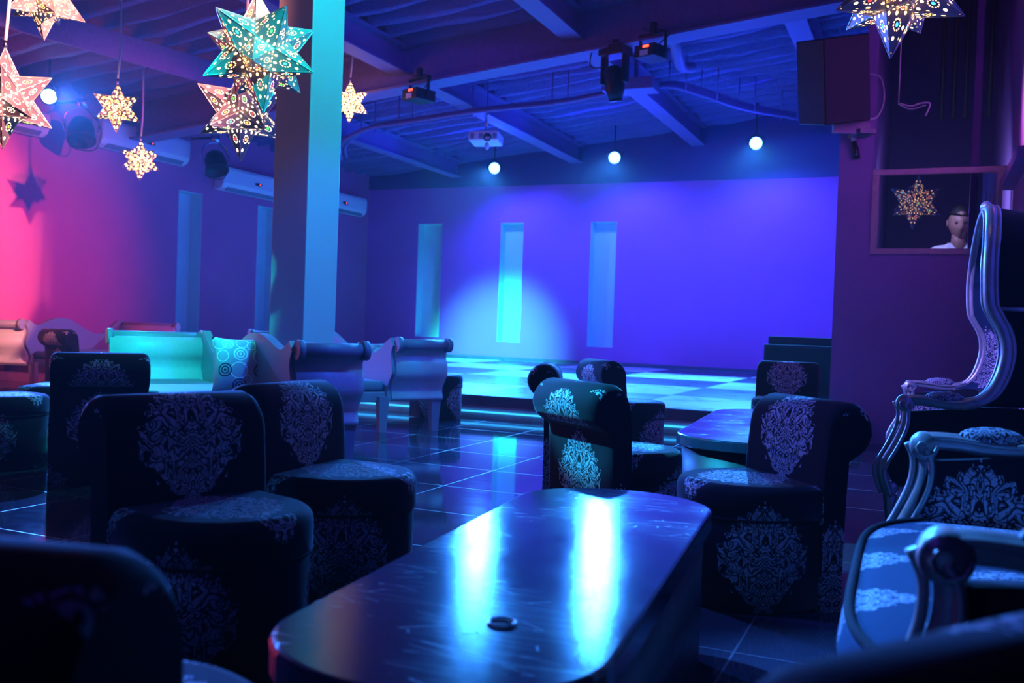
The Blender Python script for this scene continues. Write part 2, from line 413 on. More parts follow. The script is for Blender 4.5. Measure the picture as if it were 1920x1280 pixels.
# stage, its step and the glow added for its lit front
struct(box((XL, YS, .0), (-.5, YB, SZ)), 'stage_floor', 'stage')
struct(box((XL, YS-.02, .0), (-.5, YS, SZ-.004)).box((XL, YS-.03, SZ-.03), (-.5, YS, SZ-.002)), 'stage_riser', 'stage_edge')
struct(box((XL, YS-.22, 0), (-.5, YS-.02, .10)), 'stage_step', 'step')
t = tag(box((-9, YS-.235, .055), (-.9, YS-.221, .07)).build('step_glow', 'strip'), 'cyan blue glowing line added as the lit front of the stage step', 'glowing line')
# column
struct(box((-4.20, 5.39, 0), (-3.91, 5.77, 4.75)), 'column', 'column', bevel=.006)
# booth side: pillar, low wall, window, added light-blocking partition, right wall
struct(box((-.78, 9.0, 0), (-.49, 9.3, 2.88)), 'pillar', 'booth')
struct(box((-.49, 9.0, 0), (XR, 9.12, 1.70)), 'wall_booth', 'booth')
struct(box((-.60, 9.3, 0), (-.50, YB, 5.4)), 'wall_light_block', 'booth')  # partition added to keep stage light off the booth side
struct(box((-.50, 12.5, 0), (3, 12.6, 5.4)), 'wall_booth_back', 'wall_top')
struct(box((XR, 3.5, 0), (XR+.1, 12.5, 5.4)), 'wall_right', 'booth')
struct(box((XR-.10, 7.4, 2.22), (XR, 9.0, 2.30)), 'trim_%d' % n_, 'booth'); n_ += 1
t = thing('window_6', 'booth window with a pale wooden frame beside the pillar', 'window', (0, 0, 0)); t['kind'] = 'structure'
fm = MB(); fm.box((-.49, 8.985, 1.68), (XR-.08, 9.035, 1.73)).box((-.49, 8.985, 2.375), (XR-.02, 9.035, 2.425)).box((-.49, 8.985, 1.73), (-.435, 9.035, 2.375)).box((.50, 8.985, 1.73), (XR-.08, 9.035, 2.375))
fm.build('window_frame', 'wood', t, bevel=.004)
box((-.44, 9.008, 1.73), (.5, 9.014, 2.375)).build('window_pane', 'glass', t)
struct(box((.30, 9.2, 1.5), (.36, 9.26, 4.9)), 'trim_%d' % n_, 'wall_top'); n_ += 1

# ================================================================== FIXTURES
# air conditioners on the left wall
def air_con(y0, y1, z0, z1, label):
    t = thing('air_conditioner', label, 'air conditioner', (XL+.003, (y0+y1)/2, z0), 0, 'air conditioners along the left wall')
    L = (y1-y0)/2; H_ = z1-z0
    prof = [(0, 0), (.10, 0), (.17, .04), (.215, .12), (.22, H_-.06), (.20, H_), (0, H_)]
    mk = MB(); mk.loft([[(p[0], s_, p[1]) for p in prof] for s_ in (-L, L)], smooth=False); mk.build('body', 'white', t, bevel=.02, seg=3)
    f = MB(); f.loft([[(p[0], s_, p[1]) for p in ((.12, .0), (.15, .0), (.19, .05), (.175, .06))] for s_ in (-L+.12, L-.12)], smooth=False); f.build('louvre', 'sofa_frame', t)
    d = MB(); d.ball((.222, .02, H_*.5), .10, .06, 1, .28); dsp = d.build('display', 'black', t)
    d = box((.228, .05, H_*.5-.006), (.232, .07, H_*.5+.006)); d.build('indicator', 'red_led', dsp)
    return t
air_con(7.7, 9.22, 3.24, 3.55, 'white air conditioner at the far left, half hidden by a star lantern')
air_con(10.1, 11.86, 3.29, 3.69, 'white air conditioner between the bright wall light and the small star lanterns')
air_con(12.66, 14.4, 3.04, 3.44, 'white air conditioner just left of the column')
air_con(15.4, 17.1, 3.09, 3.47, 'white air conditioner showing just right of the column')
# PAR cans over the stage
def par_can(loc, tgt, label, cat='spotlight', led='led', group='stage spotlights', stem=True, s=1.45):
    t = thing('spotlight', label, cat, loc, 0, group)
    q = (Vector(tgt)-Vector(loc)).to_track_quat('Z', 'Y').to_matrix()
    h = MB(); h.lathe([(.001, -.16*s), (.05*s, -.155*s), (.075*s, -.12*s), (.085*s, 0), (.09*s, .01*s), (.09*s, .02*s), (.078*s, .02*s), (.076*s, -.02*s), (.001, -.02*s)], rot=q, n=24); hs = h.build('housing', 'black', t)
    l = MB(); l.lathe([(.001, -.004), (.072*s, -.004), (.072*s, .004), (.001, .006)], rot=q, n=20); l.build('lens', led, hs)
    if stem:
        top = zc(loc[0])-loc[2]+.22
        b_ = MB(); b_.tube([(-.10*s, 0, -.02), (-.11*s, 0, .08), (0, 0, .16), (.11*s, 0, .08), (.10*s, 0, -.02)], .008, 6).tube([(0, 0, .15), (0, 0, top)], .012, 8).box((-.05, -.05, top-.03), (.05, .05, top))
        b_.build('bracket', 'black', t)
    return t
for k, p in enumerate(PARS):
    par_can(p, (p[0]+2.5, 2, 1.0), ['glowing blue spotlight over the stage, the leftmost of three', 'glowing blue spotlight over the stage, the middle of three', 'glowing blue spotlight over the stage, the rightmost of three'][k])
par_can((-10.4, 8.77, 3.65), (-1, 2, .5), 'glaring white blue spotlight high on the left wall above the star shadow', led='led_cyan', group='wall lights', s=1.2)
def scanner(loc, rz, label):
    t = thing('par_light', label, 'stage light', loc, rz, 'unlit lights on the left wall')
    q = Matrix.Rotation(R(150), 3, 'X')
    h = MB(); h.lathe([(.001, -.20), (.08, -.19), (.14, -.13), (.17, -.02), (.17, .12), (.185, .14), (.185, .17), (.15, .17), (.15, .12), (.001, .12)], rot=q); h.build('housing', 'black', t)
    b_ = MB(); b_.tube(catmull([(-.2, 0, -.02), (-.22, .03, .12), (-.16, .04, .26), (0, .05, .32), (.16, .04, .26), (.22, .03, .12), (.2, 0, -.02)]), .014, 8); b_.build('yoke', 'chrome', t)
    c = MB(); c.lathe([(.001, 0), (.07, 0), (.07, .10), (.001, .10)], (0, .05, .33), 14).tube([(0, .05, .4), (0, .05, .52)], .02, 8); c.build('clamp', 'chrome', t)
    iw = Matrix.Rotation(-rz, 3, 'Z'); a_ = iw@Vector((XL+.01-loc[0], 0, 0)); d_ = Vector((0, .05, .40))
    c = MB(); c.tube([d_, Vector((a_.x, a_.y, .40))], .018, 8); c.build('wall_arm', 'black', t)
    w_ = MB(); w_.tube(catmull([(.05, 0, .3), (.24, .1, .1), (.20, .12, -.2), (0, .1, -.25), (-.15, .1, -.2)]), .008, 6); w_.build('cable', 'blackcord', t)
    return t
scanner((-10.58, 9.45, 3.36), R(50), 'black unlit stage light with a metal yoke between two air conditioners')
scanner((-10.58, 12.1, 3.38), R(60), 'black unlit stage light hanging left of the double star lantern')
# laser boxes and moving head under the girder
def laser(loc, label):
    t = thing('laser_projector', label, 'stage light', loc, R(-20), 'laser boxes under the girder')
    box((-.14, -.16, -.30), (.14, .16, -.16)).build('body', 'black', t, bevel=.01)
    b_ = MB(); b_.box((-.18, -.02, -.26), (-.165, .02, -.02)).box((.165, -.02, -.26), (.18, .02, -.02)).box((-.18, -.02, -.02), (.18, .02, 0)).box((-.03, -.03, 0), (.03, .03, .12)); b_.build('bracket', 'black', t)
    box((-.02, -.165, -.20), (.06, -.158, -.175)).build('display', 'red_led', t)
    box((-.06, -.166, -.285), (.05, -.159, -.225)).build('sticker', 'white', t)
    w_ = MB(); w_.tube(catmull([(-.15, 0, .1), (-.05, -.05, .02), (.1, .04, .03), (.22, 0, -.05), (.05, .05, -.12)]), .008, 6); w_.build('cable', 'blackcord', t)
laser((-6.0, 10.55, 4.02), 'black laser box with red display under the girder, next to the small star lantern')
laser((-2.98, 10.55, 4.31), 'black laser box with red display under the girder, right of the moving head light')
t = thing('moving_head_light', 'black moving head light with a round snout hanging under the girder', 'stage light', (-3.47, 10.7, 4.22), R(-15))
box((-.16, -.13, -.10), (.16, .13, .02)).build('base', 'black', t, bevel=.015)
for sx in (-1, 1): box((min(sx*.12, sx*.17), -.06, -.42), (max(sx*.12, sx*.17), .06, -.09)).build('yoke_arm', 'black', t, bevel=.02)
mk = MB(); mk.lathe([(.001, -.22), (.09, -.20), (.115, -.10), (.115, .12), (.06, .17), (.001, .18)], (0, 0, -.38), rot=Matrix.Rotation(R(12), 3, 'X')); mk.build('head', 'black', t)
mk = MB(); mk.lathe([(.001, -.235), (.08, -.235), (.08, -.205), (.001, -.2)], (0, .0, -.38), rot=Matrix.Rotation(R(12), 3, 'X')); mk.build('lens', 'black', t)
mk = MB(); mk.box((-.03, -.03, .02), (.03, .03, .1)).tube(catmull([(-.1, 0, 0), (-.25, -.1, -.02), (-.27, -.1, -.2), (-.12, -.05, -.22)]), .008, 6); mk.build('clamp', 'black', t)
# video projector
t = thing('video_projector', 'white video projector hanging from the ceiling in front of the stage', 'projector', (-6.5, 13.6, 3.86), R(8))
box((-.24, -.17, -.08), (.24, .17, .08), rot=Matrix.Rotation(R(-8), 3, 'X')).build('body', 'white', t, bevel=.025, seg=3)
mk = MB(); mk.lathe([(.001, -.03), (.062, -.03), (.062, .03), (.05, .03), (.045, .0), (.001, 0)], (.08, -.17, -.01), rot=Matrix.Rotation(R(98), 3, 'X')); mk.build('lens', 'black', t)
for vx in (-.20, -.06, .17):
    mk = MB(); [mk.box((vx+i*.013, -.178, -.03), (vx+.007+i*.013, -.168, .05)) for i in range(5)]; mk.build('vent', 'sofa_frame', t)
mk = MB(); mk.tube([(0, 0, .08), (0, 0, zc(-6.5)-3.86)], .02, 8).tube([(-.15, -.1, .07), (0, 0, .14), (.15, .1, .07)], .012, 6); mk.build('mount', 'chrome', t)
mk = MB(); mk.ball((.06, -.12, -.14), .055, .7, .7, 1.1); mk.build('mounting_foot', 'white', t)
# conduits
cp = [(-9.6, 14.2, 3.75), (-8.99, 13.28, 3.80), (-7.99, 12.51, 3.88), (-7.34, 12.52, 3.95), (-6.14, 12.61, 4.07), (-4.98, 12.85, 4.18), (-4.0, 12.8, 4.28)]
cq = [(-3.6, 12.8, 4.30), (-3.31, 13.05, 4.35), (-3.03, 13.82, 4.38), (-2.67, 14.84, 4.41), (-2.16, 15.78, 4.46), (-1.6, 16.6, 4.5), (-.9, 16.9, 4.5)]
t = thing('conduit_run', 'bundle of blue lit conduits sweeping under the ceiling towards the pillar', 'pipes')
for path in (cp, cq):
    for dx, dz in ((0, 0), (.07, .05), (-.07, -.05)):
        mk = MB(); mk.tube(catmull([(x+dx*.4, y+dx*1.6, z+dz) for x, y, z in path]), .028, 8); mk.build('conduit', 'steel', t)
for x, y, z in cp[2:6]+cq[1:5]:
    mk = MB(); mk.tube([(x-.12, y, zc(x)+.05), (x-.12, y, z-.08), (x+.12, y, z-.08), (x+.12, y, zc(x)+.05)], .009, 6)
    mk.build('hanger', 'steel', t)
mk = MB(); mk.tube(catmull([(-2.97, 11.25, 4.62), (-2.97, 11.5, 4.48), (-3.05, 12.0, 4.44), (-3.12, 12.5, 4.45), (-3.05, 12.75, 4.50)]), .075, 10); tag(mk.build('drain_pipe', 'steel'), 'thick foam covered pipe bending under the deck behind the girder', 'pipe')
t = thing('junction_box', 'flat metal junction box under the ceiling where the conduits meet', 'electrical box', (-3.85, 12.6, 4.20))
box((-.36, -.18, -.02), (.36, .18, .14)).build('box_body', 'steel', t, bevel=.01)
mk = MB(); mk.box((-.2, -.03, .14), (-.15, .03, .58)).box((.05, -.03, .14), (.1, .03, .58)); mk.build('hanger', 'steel', t)
mk = MB()
for i in range(5): mk.tube([(.05+i*.11, 7.6, 4.35+i*.01), (.05+i*.11, 10.5, 4.35+i*.01), (.05+i*.11, 10.7, 4.2), (.05+i*.11, 10.7, 3.2)], .022, 6)
tag(mk.build('riser_pipes', 'blackcord'), 'row of dim parallel pipes high above the booth', 'pipes')
# loudspeaker on the pillar
t = thing('loudspeaker', 'large black wall loudspeaker tilted on its bracket on top of the pillar', 'loudspeaker', (-.80, 8.72, 3.17), R(25))
rt = Matrix.Rotation(R(-9), 3, 'Y')@Matrix.Rotation(R(14), 3, 'X')
mk = MB(); mk.prism([(-.27, .24), (.27, .24), (.20, -.22), (-.20, -.22)], -.36, .36, 'xy')
for v in mk.bm.verts: v.co = rt@v.co
mk.build('cabinet', 'black', t, bevel=.012)
mk = MB(); mk.box((-.19, -.238, -.34), (.19, -.222, .34))
for v in mk.bm.verts: v.co = rt@v.co
mk.build('grille', 'dark', t)
mk = MB(); mk.box((-.02, -.02, -.46), (.30, .02, -.36)).box((.2, -.06, -.46), (.34, .34, -.42)); mk.build('bracket', 'sofa_frame', t)
mk = MB(); mk.tube(catmull([(.27, .1, .1), (.40, .05, .05), (.42, .0, -.15), (.34, -.05, -.32), (.22, -.05, -.33)]), .008, 6); mk.build('cable', 'cord', t)
t = thing('black_baton', 'slim black torch shaped stick fixed slanting across the top of the pillar', 'baton', (-.66, 8.97, 2.69))
ra = Matrix.Rotation(R(-12), 3, 'Y'); mk = MB(); mk.lathe([(.001, -.17), (.026, -.17), (.026, -.06), (.02, -.05), (.02, .14), (.001, .14)], (0, 0, 0), 12, rot=ra); mk.build('body', 'black', t)
mk = MB(); mk.lathe([(.021, -.01), (.022, -.01), (.022, .03), (.021, .03)], (0, 0, 0), 12, rot=ra); mk.build('sticker', 'white', t)
mk = MB(); mk.ball((.028, -.026, -.13), .008); mk.build('button', 'white', t)
mk = MB(); mk.tube(catmull([(-.3, 8.9, 2.98), (-.2, 8.9, 2.95), (-.12, 8.9, 2.97), (-.05, 8.9, 2.96), (-.08, 8.9, 2.86)]), .008, 6).tube(catmull([(-.3, 8.9, 2.97), (-.2, 8.88, 2.92), (-.08, 8.9, 2.95)]), .006, 6)
mk.tube([(-.3, 8.9, 2.97), (-.3, 8.9, 5.0)], .006, 6)
tag(mk.build('cable_loop', 'cord'), 'pale loose cable end dangling right of the pillar', 'cable')

# ================================================================== STAR LANTERNS
phi = (1+5**.5)/2
def star_mesh(rad, seed):
    random.seed(seed); d = [Vector((0, 0, 1))]+[Vector((math.cos(2*PI*k/5)*2/5**.5, math.sin(2*PI*k/5)*2/5**.5, 1/5**.5)) for k in range(5)]
    d += [-v for v in d]
    bm = bmesh.new(); uv = bm.loops.layers.uv.new('UVMap'); cl = bm.loops.layers.color.new('jewel')
    tri = []
    for i in range(12):
        for j in range(i+1, 12):
            for k in range(j+1, 12):
                if d[i].dot(d[j]) > .4 and d[j].dot(d[k]) > .4 and d[i].dot(d[k]) > .4: tri.append((i, j, k))
    inner = [(d[a]+d[b_]+d[c]).normalized()*rad*.50 for a, b_, c in tri]
    cols = [(1, .12, .03, 1), (.2, 1, .15, 1), (1, .55, .1, 1), (.15, .8, 1, 1), (1, .9, .6, 1), (1, .1, .1, 1)]
    vi = [bm.verts.new(v) for v in inner]
    for i in range(12):
        tip = bm.verts.new(d[i]*rad); mine = [n for n, t_ in enumerate(tri) if i in t_]
        ref = d[i].orthogonal().normalized(); oth = d[i].cross(ref)
        mine.sort(key=lambda n: math.atan2(inner[n].dot(oth), inner[n].dot(ref)))
        for q in range(5):
            a, b_ = mine[q], mine[(q+1) % 5]
            f = bm.faces.new((vi[a], vi[b_], tip)); c = random.choice(cols)
            for lp, t_ in zip(f.loops, ((-.5, 0), (.5, 0), (0, 1))): lp[uv].uv = t_; lp[cl] = c
    bmesh.ops.recalc_face_normals(bm, faces=bm.faces)
    me = bpy.data.meshes.new('shade'); bm.to_mesh(me); bm.free(); return me
M['star_a'] = star_mat('punched_tin_warm', (1., .52, .18), 8.5, 3.6, (.40, .36, .33), density=.27)
M['star_b'] = star_mat('punched_tin_pale', (1., .70, .40), 8.5, 3.2, (.20, .20, .24), density=.27)
M['star_c'] = star_mat('punched_tin_small', (1., .50, .16), 11, 3.2, (.2, .17, .14), density=.46)
M['star_d'] = star_mat('punched_tin_bright', (1., .50, .18), 12, 4.5, (.2, .17, .14), density=.50)
def lantern(px, py, pz, rad, rot, mat, label, seed, group='punched metal star lanterns', tilt=0, cordmat='cord'):
    t = thing('star_lantern', label, 'lantern', (px, py, pz), R(rot), group); t.rotation_euler = (R(tilt), R(tilt*.6), R(rot))
    me = star_mesh(rad, seed); me.materials.append(M[mat]); o = bpy.data.objects.new('shade', me); COL.objects.link(o); o.parent = t
    e = MB()
    for ed in me.edges:
        a, b_ = me.vertices[ed.vertices[0]].co, me.vertices[ed.vertices[1]].co
        e.tube([a, b_], .0035 if rad > .3 else .0025, 4, cap=False)
    e.build('wire_edges', 'silver', t)
    c = MB(); c.tube([(0, 0, rad-.01), (0, 0, rad+.04)], .012, 8); c.build('finial', 'chrome', t)
    top = zc(px)-pz+.1
    cc = MB(); cc.tube([(0, 0, rad+.03), (.02, 0, rad+.3), (.0, .01, top)], .011, 8); cc.build('cord', cordmat, t)
    return t
lantern(-5.70, 4.75, 3.10, .29, 10, 'star_a', 'amber glowing star lantern cut off by the top left corner', 1, tilt=5)
lantern(-5.22, 4.08, 2.22, .31, 30, 'star_b', 'large speckled star lantern at the left edge in front of the air conditioner', 2)
lantern(-3.34, 4.14, 2.36, .335, 48, 'star_a', 'large cyan lit star lantern hanging in front of the column', 3, tilt=-6)
lantern(-4.68, 5.62, 2.44, .36, 15, 'star_b', 'star lantern half hidden behind the column, below the cyan lit one', 4)
lantern(-7.43, 7.06, 2.95, .245, 20, 'star_c', 'small bright star lantern on a pale cord above the second air conditioner', 5)
lantern(-9.19, 9.13, 2.85, .26, 0, 'star_c', 'small bright star lantern hanging lowest, in front of the second air conditioner', 6)
lantern(-6.80, 10.2, 3.68, .27, 12, 'star_d', 'small round bright star lantern just right of the column', 7)
lantern(-.19, 5.0, 2.66, .345, 33, 'star_a', 'large amber star lantern at the top right corner above the booth', 8, tilt=4)
mk = MB()
for k in range(3): mk.tube(catmull([(-4.95, 5.0+.01*k, 3.5), (-4.90-.02*k, 5.0, 3.35), (-4.86, 5.02, 3.27), (-4.82+.02*k, 5.0, 3.36), (-4.86, 5.0, 3.5), (-4.88, 5.02, 4.6)]), .006, 6)
tag(mk.build('wire_coil', 'cord'), 'small coil of pale wire hanging from the ceiling left of the cyan lit star', 'wire')

# ================================================================== SLIPPER CHAIRS
def seat_outline(n=28, r=.235, w=.24, back=-.19):
    """D-shaped plan, front towards +x, from back-left round the front to back-right"""
    pts = [(back, -w)]
    for k in range(n+1):
        t = -PI/2+PI*k/n; pts.append((r*math.cos(t)*1.0, w*math.sin(t)))
    pts.append((back, w)); return pts
def drum(z0, z1, rnd, vcent=0., shrink=1.):
    mk = MB(); base = seat_outline(); base = [(x*shrink, y*shrink) for x, y in base]
    arc = [0]
    for a, b_ in zip(base, base[1:]+base[:1]): arc.append(arc[-1]+math.hypot(b_[0]-a[0], b_[1]-a[1]))
    mid = arc[len(base)//2]
    prof = [(0, z0+.0), (0, z1-rnd)]+[(rnd*(1-math.cos(t)), z1-rnd+rnd*math.sin(t)) for t in (PI/8, PI/4, 3*PI/8, PI/2)]
    rings = []
    for ins, z in prof:
        s_ = 1-ins/.24; rings.append([(x*s_, y*s_, z) for x, y in base])
    Rg = mk.loft(rings, cap=False)
    for (f) in mk.bm.faces:
        for lp in f.loops: pass
    for ri in range(len(Rg)-1):
        pass
    idx = {v: (i, j) for i, r_ in enumerate(Rg) for j, v in enumerate(r_)}
    n = len(base)
    for f in mk.bm.faces:
        js = [idx[v][1] for v in f.verts]; wrap = (0 in js and n-1 in js)
        for lp in f.loops:
            i, j = idx[lp.vert]; a = arc[j]
            if wrap and j == 0: a = arc[-1]
            lp[mk.uv].uv = (a-mid+.25, rings[i][j][2]-.19+vcent)
    top = mk.bm.faces.new(Rg[-1]); top.smooth = False
    for lp in top.loops: lp[mk.uv].uv = (lp.vert.co.y, lp.vert.co.x+.37*0)
    bot = mk.bm.faces.new(Rg[0][::-1])
    return mk
HB = .72
def chair_back():
    # closed profile in x-z: front face, roll, underside of roll, rear face
    cx, cz, r_ = -.265, HB-.095, .095
    P = [(-.155, .30), (-.155, .42), (-.16, .50), (-.168, .57), (-.17, cz)]
    nf = len(P)
    for k in range(1, 15): 
        t = R(0)+R(245)*k/14; P.append((cx+r_*math.cos(t), cz+r_*math.sin(t)))
    nr = len(P)
    P += [(-.262, cz-.11), (-.255, .40), (-.25, .20), (-.25, .0), (-.16, 0)]
    arc = [0]
    for a, b_ in zip(P, P[1:]): arc.append(arc[-1]+math.hypot(b_[0]-a[0], b_[1]-a[1]))
    ys = [-.245, -.236, -.215, 0, .215, .236, .245]; ins = [.03, .012, 0, 0, 0, .012, .03]
    cxm = -.215
    rings = []
    for y, d in zip(ys, ins):
        ring = []
        for i, (x, z) in enumerate(P):
            zz = z-(d if z > .3 else 0)*(1 if z > .62 else .0); xx = x+(cxm-x)*d*3
            ring.append((xx, y, zz))
        rings.append(ring)
    mk = MB(); Rg = mk.loft(rings, cap=False); idx = {v: (i, j) for i, q in enumerate(Rg) for j, v in enumerate(q)}; n = len(P)
    zf = .30+.27
    for f in mk.bm.faces:
        js = [idx[v][1] for v in f.verts]; front = max(js) < nr and not (0 in js and n-1 in js)
        for lp in f.loops:
            i, j = idx[lp.vert]; y = ys[i]
            if front and max(js) > nf+7: lp[mk.uv].uv = (y, .225-(arc[j]-arc[nf+5]))
            elif front: lp[mk.uv].uv = (y, arc[j]-.30)        # medallion centred .30 up the front face
            else: lp[mk.uv].uv = (y, P[j][1]-.325)
    for q in (Rg[0][::-1], Rg[-1]):
        f = mk.bm.faces.new(q)
        for lp in f.loops: lp[mk.uv].uv = (lp.vert.co.x+.21, lp.vert.co.z-.12)
    return mk
def make_chair(seat_only=False):
    t = thing('slipper_chair' if not seat_only else 'round_pouf', '', 'chair' if not seat_only else 'pouf')
    drum(.008, .315, .012, 0, .97).build('skirt', 'damask', t)
    sk = drum(.315, .43, .035, 0, 1.0).build('seat_cushion', 'damask', t)
    mk = MB(); ol = seat_outline(); mk.tube([(x*.985, y*.985, .317) for x, y in ol]+[(ol[0][0]*.985, ol[0][1]*.985, .317)], .006, 6); mk.build('piping', 'velvet', sk)
    if not seat_only:
        chair_back().build('backrest', 'damask', t)
    return t
chair0 = make_chair(); pouf0 = make_chair(True)
CH = [ # x, y, facing, label
 (-1.72, 2.04, -17, 'nearer damask chair of the two left of the foreground table, seat towards it'),
 (-1.80, 2.76, 2, 'second damask chair left of the foreground table, just behind the nearer one'),
 (-.58, 3.46, 222, 'damask chair right of the foreground table, front turned left with its seat lit blue'),
 (-1.18, 4.02, 53, 'damask chair at the far end of the foreground table, seen from behind, medallion brightly lit'),
 (-1.86, 5.46, 18, 'dark damask chair behind the brightly lit medallion chair, its roll to the left'),
 (-1.92, 6.62, 42, 'dark damask chair nearest the stage in the middle group, roll and seat edge showing'),
 (-1.04, 7.85, 268, 'damask chair facing forward in front of the dark box, behind the far oval table'),
 (-4.26, 3.97, 139, 'damask chair seen square from behind, facing the cyan panelled sofa'),
 (-8.85, 7.95, 83, 'small far damask chair in front of the red lit sofa, medallion lit pink'),
 (-.97, .90, 100, 'blurred dark chair back in the bottom left foreground'),
 (-.14, 1.02, 145, 'blurred dark chair back in the bottom right foreground'),
]
for i, (x, y, a, lb) in enumerate(CH):
    o = chair0 if i == 0 else copy_tree(chair0)
    o.location = (x, y, 0); o.rotation_euler = (0, 0, R(a)); o['label'] = lb; o['group'] = 'damask slipper chairs'
PF = [(-4.99, 3.96, 0, 'dark damask pouf at the left edge of the floor'),
      (-5.42, 4.72, 30, 'damask pouf behind the chair seen from behind, its rim lit blue'),
      (-4.36, 8.24, 60, 'damask pouf right of the scroll end sofa by the stage step')]
for i, (x, y, a, lb) in enumerate(PF):
    o = pouf0 if i == 0 else copy_tree(pouf0)
    o.location = (x, y, 0); o.rotation_euler = (0, 0, R(a)); o['label'] = lb; o['group'] = 'damask poufs'

# ================================================================== OVAL TABLES
def oval(w_, L, n=20):
    P = []; r_ = w_/2; e = L/2-r_*.85
    for k in range(n+1): t = PI*k/n; P.append((r_*math.cos(t), e+r_*.85*math.sin(t)))
    for k in range(n+1): t = PI+PI*k/n; P.append((r_*math.cos(t), -e+r_*.85*math.sin(t)))
    return P
def table(x, y, w_, L, rz, label):
    t = thing('oval_table', label, 'table', (x, y, 0), R(rz), 'long oval lacquered tables')
    mk = MB(); P = oval(w_, L)
    rings = []
    for ins, z in ((.012, .395), (0, .402), (0, .442), (.004, .448), (.010, .450)): rings.append([(px*(1-ins/(w_/2)), py*(1-ins/(L/2)), z) for px, py in P])
    mk.loft(rings, smooth=False); mk.build('tabletop', 'lacquer', t)
    mk = MB(); mk.loft([[(px*.93, py*.965, z) for px, py in P] for z in (.0, .396)]); mk.build('pedestal', 'black', t)
    return t
table(-.745, 1.97, .56, 1.74, 5.2, 'long black oval table in the foreground with scuffed glossy top')
table(-.80, 5.35, .72, 2.0, 4, 'long oval table further back behind the chair on the right')
mk = MB(); n = 28
mk.loft([[((.0225+.003*math.cos(a))*math.cos(2*PI*k/n), (.0225+.003*math.cos(a))*math.sin(2*PI*k/n), .0025+.0025*math.sin(a)) for a in [2*PI*q/8 for q in range(8)]] for k in list(range(n))+[0]], cap=False)
o = tag(mk.build('ring', 'chrome'), 'small wet shiny ring lying on the foreground table', 'ring'); o.location = (-.63, 1.445, .4502)
t = thing('side_table', 'small round side table with cyan lit rim beside the cyan panelled sofa', 'table', (-4.62, 4.52, 0))
mk = MB(); mk.lathe([(.001, .40), (.195, .40), (.20, .41), (.20, .435), (.195, .44), (.001, .44)], n=32); mk.build('tabletop', 'lacquer', t)
mk = MB(); mk.lathe([(.001, 0), (.16, 0), (.16, .02), (.03, .05), (.03, .38), (.12, .40), (.001, .40)], n=20); mk.build('pedestal', 'black', t)

# ================================================================== SCROLL SOFAS
SP = [(-.02, .27), (-.04, .36), (.0, .44), (.045, .50), (.04, .57), (.015, .63), (.02, .69), (.055, .735)]   # outward distance, height of an end panel
def end_panel(wd, side):
    """curved end: outward is +x, spans 0..side*wd in y; returns panel mesh and roll mesh"""
    path = catmull([(a, 0, b_) for a, b_ in SP], 5); mk = MB(); th = .028
    rings = []
    for y in (0, side*wd):
        o_, i_ = [], []
        for k, p in enumerate(path):
            d = (path[min(k+1, len(path)-1)]-path[max(k-1, 0)]).normalized(); nrm = Vector((d.z, 0, -d.x))
            o_.append((p.x+nrm.x*th, y, p.z+nrm.z*th)); i_.append((p.x-nrm.x*th, y, p.z-nrm.z*th))
        rings.append(o_+i_[::-1])
    mk.loft(rings, smooth=False)
    for f in mk.bm.faces:
        if len(f.verts) == 4: f.smooth = True
    ro = MB(); a = 0; b_ = side*wd
    ry = lambda y0, y1, r_: ro.loft([[(.085+r_*math.cos(t), y, .748+r_*math.sin(t)) for t in [2*PI*k/18 for k in range(18)]] for y in (y0, y1)])
    ry(a-.012*side, a+.03*side, .062); ry(a+.03*side, b_-.03*side, .046); ry(b_-.03*side, b_+.012*side, .062)
    return mk, ro
